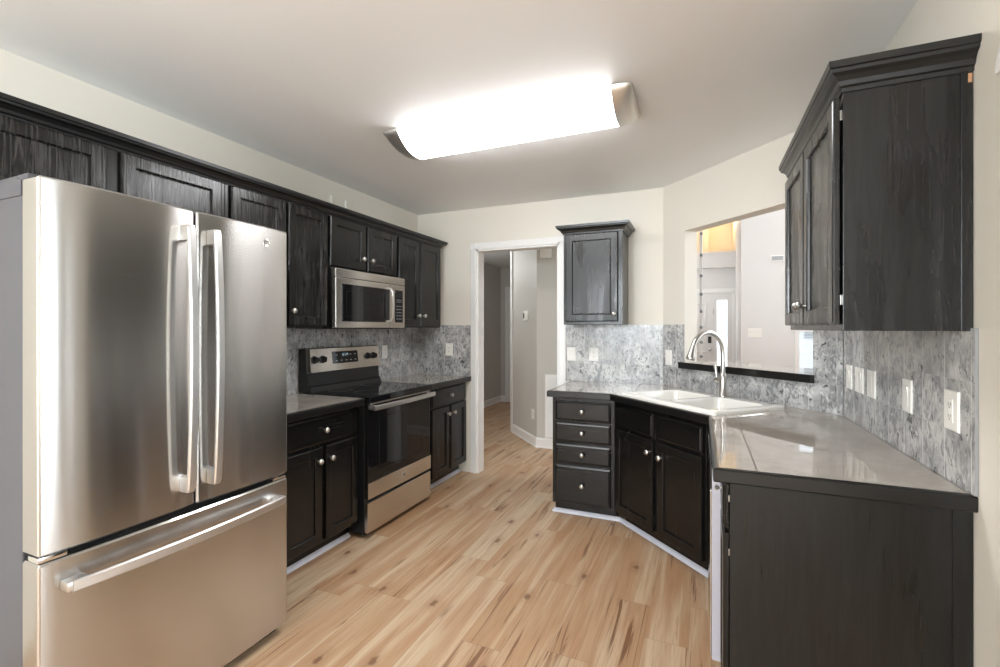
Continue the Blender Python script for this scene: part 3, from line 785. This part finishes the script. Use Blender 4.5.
for x in (2.478, 2.558, 3.045, 3.118):
    z = 1.138
    bm = lathe(NB(), (x, pan(z), z), (0, -1, .13), [(0, .026), (.004, .027), (.008, .022), (.024, .019), (.028, .016), (.029, 0)], 24)
    box(bm, (x - .005, pan(z) - .034, z - .018), (x + .005, pan(z) - .02, z + .018), .002)
    link('knob', bm, 'black_plastic', cp, True)

# ------------------------------------------------------------------ over-the-range microwave
mw = thing('microwave', 'stainless over-the-range microwave hanging under the short cabinet', 'microwave', (-2.225, 0, 0), R(90))
bm = NB(); box(bm, (2.402, .02, 1.357), (3.172, .352, 1.762), .003); link('body', bm, 'black_plastic', mw)
bm = NB(); box(bm, (2.402, -.012, 1.362), (2.985, .02, 1.70), .005); md = link('door', bm, 'steel_warm', mw)
bm = NB(); box(bm, (2.402, -.012, 1.703), (3.185, .02, 1.76), .005); link('top_grille', bm, 'steel_warm', mw)
bm = NB(); box(bm, (2.988, -.012, 1.362), (3.185, .02, 1.70), .005); mp = link('control_panel', bm, 'steel_warm', mw)
bm = NB(); box(bm, (2.462, -.0145, 1.405), (2.935, -.010, 1.66), .003); wd = link('window', bm, 'black_gloss', md)
bm = NB(); loops(bm, 2.50, 2.87, 1.435, 1.615, [(0, -.013), (0, -.0155), (.004, -.0155), (.006, -.0148)]); link('window_screen', bm, 'black_gloss', md)
link('handle_recess', box(NB(), (2.936, -.0142, 1.42), (2.982, -.011, 1.655), .001), 'black_plastic', md)
bm = NB(); strap(bm, [(2.965, -.012, 1.412), (2.966, -.036, 1.418), (2.968, -.052, 1.445), (2.969, -.058, 1.54), (2.968, -.052, 1.635), (2.966, -.036, 1.662), (2.965, -.012, 1.668)], (1, 0, 0), .020, .012)
link('handle', bm, 'steel_handle', md, True, 35)
bm = NB(); box(bm, (3.055, -.0145, 1.405), (3.155, -.010, 1.66), .003); kp = link('keypad', bm, 'black_gloss', mw)
bm = NB()
for j, z in enumerate((1.43, 1.455, 1.48, 1.505, 1.53, 1.565, 1.58)):
    for i in range(3):
        link('key', box(NB(), (3.072 + i * .025, -.0152, z), (3.086 + i * .025, -.014, z + .006)), 'display_grey', kp)
bm = NB(); box(bm, (3.07, -.0152, 1.615), (3.14, -.014, 1.64), .001); link('display', bm, 'black_plastic', kp)
bm = NB()
for i in range(24): box(bm, (2.46 + i * .028, .06, 1.354), (2.478 + i * .028, .30, 1.358))
link('bottom_vent', bm, 'dark_slot', mw)

# ------------------------------------------------------------------ sink, faucet
SA = R(-45)
sk_ = thing('sink', 'white double-bowl drop-in sink in the diagonal counter', 'sink', (SC.x, SC.y, CT), SA)
# local X along the front (0 = middle), Y away from the room; y=0 is the front edge
def rrect(x0, x1, y0, y1, r, n=5):
    pts = []
    for cx, cy, a0 in ((x1 - r, y0 + r, -90), (x1 - r, y1 - r, 0), (x0 + r, y1 - r, 90), (x0 + r, y0 + r, 180)):
        for k in range(n + 1):
            a = R(a0 + 90 * k / n); pts.append((cx + r * math.cos(a), cy + r * math.sin(a)))
    return pts
SWH = .400
bm = NB()
outer = rrect(-SWH, SWH, 0, .55, .035); bowls = [rrect(-.355, -.012, .05, .445, .05), rrect(.012, .355, .05, .445, .05)]
def ring(pts, z): return [bm.verts.new((p[0], p[1], z)) for p in pts]
def band(a, b):
    m = len(a)
    for k in range(m): bm.faces.new((a[k], a[(k + 1) % m], b[(k + 1) % m], b[k]))
o1 = ring(outer, .0); o2 = ring(outer, .012); o3 = ring(rrect(-SWH + .006, SWH - .006, .006, .544, .03), .019); o4 = ring(rrect(-SWH + .014, SWH - .014, .014, .536, .026), .021)
band(o1, o2); band(o2, o3); band(o3, o4)
tops = []
for (x0, x1) in ((-.355, -.012), (.012, .355)):
    r1 = ring(rrect(x0, x1, .05, .445, .05), .020); r2 = ring(rrect(x0 + .006, x1 - .006, .056, .439, .046), .012)
    r3 = ring(rrect(x0 + .012, x1 - .012, .062, .433, .05), -.13); r4 = ring(rrect(x0 + .03, x1 - .03, .08, .415, .05), -.165); r5 = ring(rrect(x0 + .13, x1 - .13, .2, .3, .03), -.172)
    band(r1, r2); band(r2, r3); band(r3, r4); band(r4, r5); bm.faces.new(r5); tops.append(r1)
eds = []
for lp in [o4] + tops:
    for k in range(len(lp)):
        e = bm.edges.get((lp[k], lp[(k + 1) % len(lp)])) or bm.edges.new((lp[k], lp[(k + 1) % len(lp)])); eds.append(e)
bmesh.ops.triangle_fill(bm, edges=eds, use_beauty=True)
link('basin', bm, 'porcelain', sk_, True, 35)
for x in (-.1835, .1835):
    link('drain', lathe(NB(), (x, .25, -.1715), (0, 0, 1), [(0, .045), (.004, .045), (.005, .035), (.001, .03), (.001, 0)], 24), 'chrome', sk_, True)
FP = SC + sd * .495 + st * .005
fa = thing('faucet', 'brushed nickel gooseneck pull-down faucet behind the sink', 'faucet', (FP.x, FP.y, CT + .021), SA)
bm = lathe(NB(), (0, 0, 0), (0, 0, 1), [(0, .028), (.006, .028), (.010, .024), (.115, .023), (.135, .022), (.14, .016), (.15, .0145)], 24)
gn = [(0, 0, .14), (0, 0, .20), (0, 0, .27)]
for k in range(1, 13):
    a = .90 * PI * k / 12
    gn.append((0, -.125 + .125 * math.cos(a), .27 + .135 * math.sin(a)))
tube(bm, gn, .0145, 18)
link('spout', bm, 'nickel', fa, True, 50)
dd_ = Vector((0, -.125 * math.sin(a), .135 * math.cos(a))).normalized()
link('spray_head', lathe(NB(), Vector(gn[-1]) - dd_ * .004, dd_, [(0, .0150), (.012, .016), (.035, .019), (.066, .025), (.078, .026), (.083, .023), (.084, 0)], 20), 'nickel', fa, True, 50)
bm = tube(NB(), [(-.015, 0, .10), (-.054, -.004, .10)], [.021, .019], 16); tube(bm, [(-.046, -.004, .108), (-.050, -.006, .155), (-.056, -.010, .195)], [.011, .008, .010], 12)
link('lever', bm, 'nickel', fa, True, 50)

# ------------------------------------------------------------------ pass-through ledge (local frame of the diagonal wall)
lg = link('bar_ledge', prism(NB(), [(OX0 + .003, -.022), (OX0 + .003, .118), (OX0 - .05, .118), (OX0 - .05, .40), (OX1 + .05, .40), (OX1 + .05, .118), (OX1 - .003, .118), (OX1 - .003, -.022)], OZ0 + .001, 1.103), 'counter_tile')
tag(lg, 'narrow tiled bar ledge with a black front edge in the pass-through', 'ledge'); lg.location = (A.x, A.y, 0); lg.rotation_euler = (0, 0, DA)
bm = NB(); box(bm, (OX0 - .025, -.042, OZ0 + .0), (OX1 + .012, -.022, 1.106), .005); box(bm, (OX0 - .025, -.024, OZ0 + .0), (OX0 + .003, -.009, 1.104), .003)
box(bm, (OX1 - .003, -.024, OZ0), (OX1 + .012, -.009, 1.104), .003)
link('edge_trim', bm, 'black_trim', lg)

# ------------------------------------------------------------------ cover plates; local X along the wall, -Y to the room
def plate(label, loc, rz, kind='switch', w=.075, h=.117, group=None, gangs=1, name=None, cat=None):
    t = thing(name or {'switch': 'light_switch', 'outlet': 'wall_outlet', 'blank': 'blank_cover_plate', 'gfci': 'wall_outlet'}[kind], label, cat or {'switch': 'switch', 'outlet': 'outlet', 'blank': 'cover plate', 'gfci': 'outlet'}[kind], loc, rz, group)
    link('cover_plate', loops(NB(), -w / 2, w / 2, -h / 2, h / 2, [(0, 0), (0, -.0035), (.0025, -.006), (.005, -.0066)]), 'white_plastic', t)
    for g in range(gangs):
        cx = (g - (gangs - 1) / 2) * .046
        if kind == 'switch':
            bm = NB(); prism(bm, [(-.0055, -.034), (-.0075, -.034), (-.0085, 0), (-.0115, .034), (-.0055, .034)], cx - .0165, cx + .0165, frame=YZ)
            link('rocker', bm, 'white_plastic', t)
        elif kind in ('outlet', 'gfci'):
            bm = loops(NB(), cx - .0165, cx + .0165, -.034, .034, [(0, -.005), (0, -.008), (.001, -.0085)])
            f = link('receptacle', bm, 'white_plastic', t)
            bm = NB()
            for z in (-.02, .014):
                for x in (-.006, .006): box(bm, (cx + x - .001, -.0088, z), (cx + x + .001, -.008, z + .009))
                lathe(bm, (cx, -.008, z - .005), (0, -1, 0), [(0, .0024), (.0008, .0024), (.0008, 0)], 8)
            link('slots', bm, 'dark_slot', f)
            if kind == 'gfci':
                bm = NB(); box(bm, (cx - .006, -.0095, .001), (cx + .006, -.008, .006)); box(bm, (cx - .006, -.0095, -.007), (cx + .006, -.008, -.002)); link('test_buttons', bm, 'white_plastic', f)
        if kind == 'blank':
            bm = loops(NB(), cx - .0165, cx + .0165, -.034, .034, [(0, -.005), (0, -.0078), (.0015, -.0078)]); link('blank_insert', bm, 'white_plastic', t)
        for z in (-.048, .048): link('screw', lathe(NB(), (cx, -.006, z), (0, -1, 0), [(0, .003), (.001, .0028), (.0012, 0)], 10), 'white_plastic', t)
    return t
plate('white outlet on the grey tile right of the range back panel', (XL + .008, 3.40, 1.15), R(90), 'outlet')
plate('white outlet on the back-left tile between corner and doorway', (-2.225, YB - .008, 1.155), 0, 'outlet')
plate('white switch plate nearest the doorway, above the drawer cabinet', (-1.027, YB - .008, 1.138), 0, 'switch', .078)
plate('white outlet plate above the drawer cabinet, second from the doorway', (-.833, YB - .008, 1.14), 0, 'outlet', .082)
q = A + DT * .075 - Vector((-DT.y, DT.x)) * .008
plate('white plate on the tile between back corner and pass-through', (q.x, q.y, 1.13), DA, 'switch', .072)
for lab, y, kind, w, g in (('white cover plate nearest the sink, first in the right wall row', 2.805, 'switch', .085, 1), ('wide white plate second from the sink in the right wall row', 2.645, 'switch', .118, 2),
                           ('white blank plate third from the sink on the right wall', 2.478, 'blank', .10, 1), ('white plate with one tall rocker between the trio and the end outlet', 2.095, 'switch', .078, 1),
                           ('white outlet plate nearest the counter end on the right wall', 1.775, 'gfci', .085, 1)):
    plate(lab, (XR - .008, y, 1.12), R(-90), kind, w, gangs=g)
HDA = math.atan2(-HD.y, -HD.x)
hp = lambda x, y: (x, y)
plate('small white outlet low on the angled hall wall', (-1.806, 5.171, .358), HDA, 'outlet')
plate('wide white switch plate on the far living room wall', (.645, LY, 1.296), 0, 'switch', .165, .117, gangs=3)
# thermostat
t = thing('thermostat', 'small white thermostat with a dark screen on the angled hall wall', 'thermostat', (-1.94, 5.323, 1.508), HDA)
link('housing', box(NB(), (-.06, -.026, -.058), (.06, 0, .058), .008), 'white_plastic', t, True)
link('screen', box(NB(), (-.05, -.028, -.03), (-.012, -.025, .035), .002), 'dark_slot', t)
t = thing('door_chime', 'white door chime box high on the hall wall', 'door chime', (-1.613, HY, 2.22), 0)
link('cover', box(NB(), (-.065, -.045, -.067), (.065, 0, .067), .006), 'white_plastic', t, True)
link('sound_slots', (lambda b: ([box(b, (-.035 + i * .02, -.0465, .045), (-.025 + i * .02, -.0445, .05)) for i in range(4)], b)[1])(NB()), 'dark_slot', t)
t = thing('return_grille', 'white louvred air return grille low on the hall wall', 'vent', (-1.38, HY, .475), 0)
link('frame', loops(NB(), -.25, .25, -.36, .36, [(0, 0), (0, -.008), (.004, -.011), (.026, -.011), (.03, -.004)]), 'white_trim', t)
bm = NB()
for i in range(34):
    z = -.325 + i * .0195; prism(bm, [(-.0105, z), (-.0095, z - .001), (-.003, z + .012), (-.0042, z + .013)], -.222, .222, frame=YZ)
link('louvres', bm, 'white_trim', t)
t = thing('wall_vent', 'small white air register high on the living room wall', 'vent', (.905, LY, 2.265), 0)
link('frame', loops(NB(), -.08, .08, -.04, .04, [(0, 0), (0, -.006), (.012, -.008), (.016, -.002)]), 'white_trim', t)
bm = NB()
for i in range(5): box(bm, (-.063, -.006, -.024 + i * .0105), (.063, -.001, -.018 + i * .0105))
link('louvres', bm, 'display_grey', t)
# upright rail with knobs just beyond the pass-through
t = thing('peg_rail', 'slim white upright rail with grey knobs beyond the pass-through', 'rail', (-.004, HY - .06, 0), 0)
link('upright', box(NB(), (-.013, -.01, 0), (.013, .012, 2.42), .003), 'white_trim', t)
for z in (2.289, 2.076, 1.874, 1.693, 1.525, 1.369, 1.222, 1.085, .95, .82, .70, .58):
    link('peg', lathe(NB(), (.004, -.008, z), (0, -1, 0), [(0, .008), (.01, .008), (.014, .014), (.024, .016), (.03, .010), (.031, 0)], 14), 'display_grey', t, True)
# two stubs above the crown
for y in (2.755, 2.915):
    b_ = link('wall_clip', (lambda b: (box(b, (XL, y - .008, 2.24), (XL + .012, y + .008, 2.365), .002), box(b, (XL, y - .018, 2.24), (XL + .01, y + .018, 2.252), .002), b)[-1])(NB()), 'white_plastic')
    tag(b_, 'small white clip above the crown moulding, ' + ('nearer the refrigerator' if y < 2.8 else 'farther from the refrigerator'), 'clip')

# ------------------------------------------------------------------ ceiling light
LX0, LX1, LY0, LY1 = -1.675, -.292, 2.18, 2.56
lt = thing('ceiling_light', 'long lit fluorescent ceiling fixture with curved diffuser and nickel ends', 'ceiling light', ((LX0 + LX1) / 2, (LY0 + LY1) / 2, ZC), 0)
hl, hw = (LX1 - LX0) / 2, (LY1 - LY0) / 2
def arc(k, w=hw, h=.085, n=20, p=2.3):
    a = -1 + 2 * k / n; return (a * w, -h * (1 - abs(a) ** p) - .012)
prof = [arc(k) for k in range(21)]
bm = NB()
a_ = [bm.verts.new((-hl + .105, y, z)) for y, z in prof]; b2 = [bm.verts.new((hl - .085, y, z)) for y, z in prof]
for k in range(20): bm.faces.new((a_[k], a_[k + 1], b2[k + 1], b2[k]))
bm.faces.new((a_[0], a_[20], b2[20], b2[0]))
bm.faces.new(a_); bm.faces.new(b2)
link('diffuser', bm, 'lamp_diffuser', lt, True)
link('pan', box(NB(), (-hl + .05, -hw + .012, -.012), (hl - .05, hw - .012, 0), .002), 'white_trim', lt)
for s in (-1, 1):
    bm = NB(); rings = []
    for j in range(9):
        u = j / 8; x = s * (hl - (.108 if s < 0 else .092) + (.108 if s < 0 else .092) * math.sin(u * PI / 2)); k_ = math.cos(u * PI / 2) ** .55 if j < 8 else .12
        hh = .089 * max(k_, .25)
        ws = hw * (1.015 if j == 0 else 1.015 * (.82 + .18 * k_))
        rr = [bm.verts.new((x, *arc(k, ws, hh))) for k in range(21)] + [bm.verts.new((x, ws, -.002)), bm.verts.new((x, -ws, -.002))]
        rings.append(rr)
    for p, q2 in zip(rings, rings[1:]):
        for k in range(23): bm.faces.new((p[k], p[(k + 1) % 23], q2[(k + 1) % 23], q2[k]))
    bm.faces.new(rings[0]); bm.faces.new(rings[-1])
    link('end_cap', bm, 'satin_nickel', lt, True, 50)
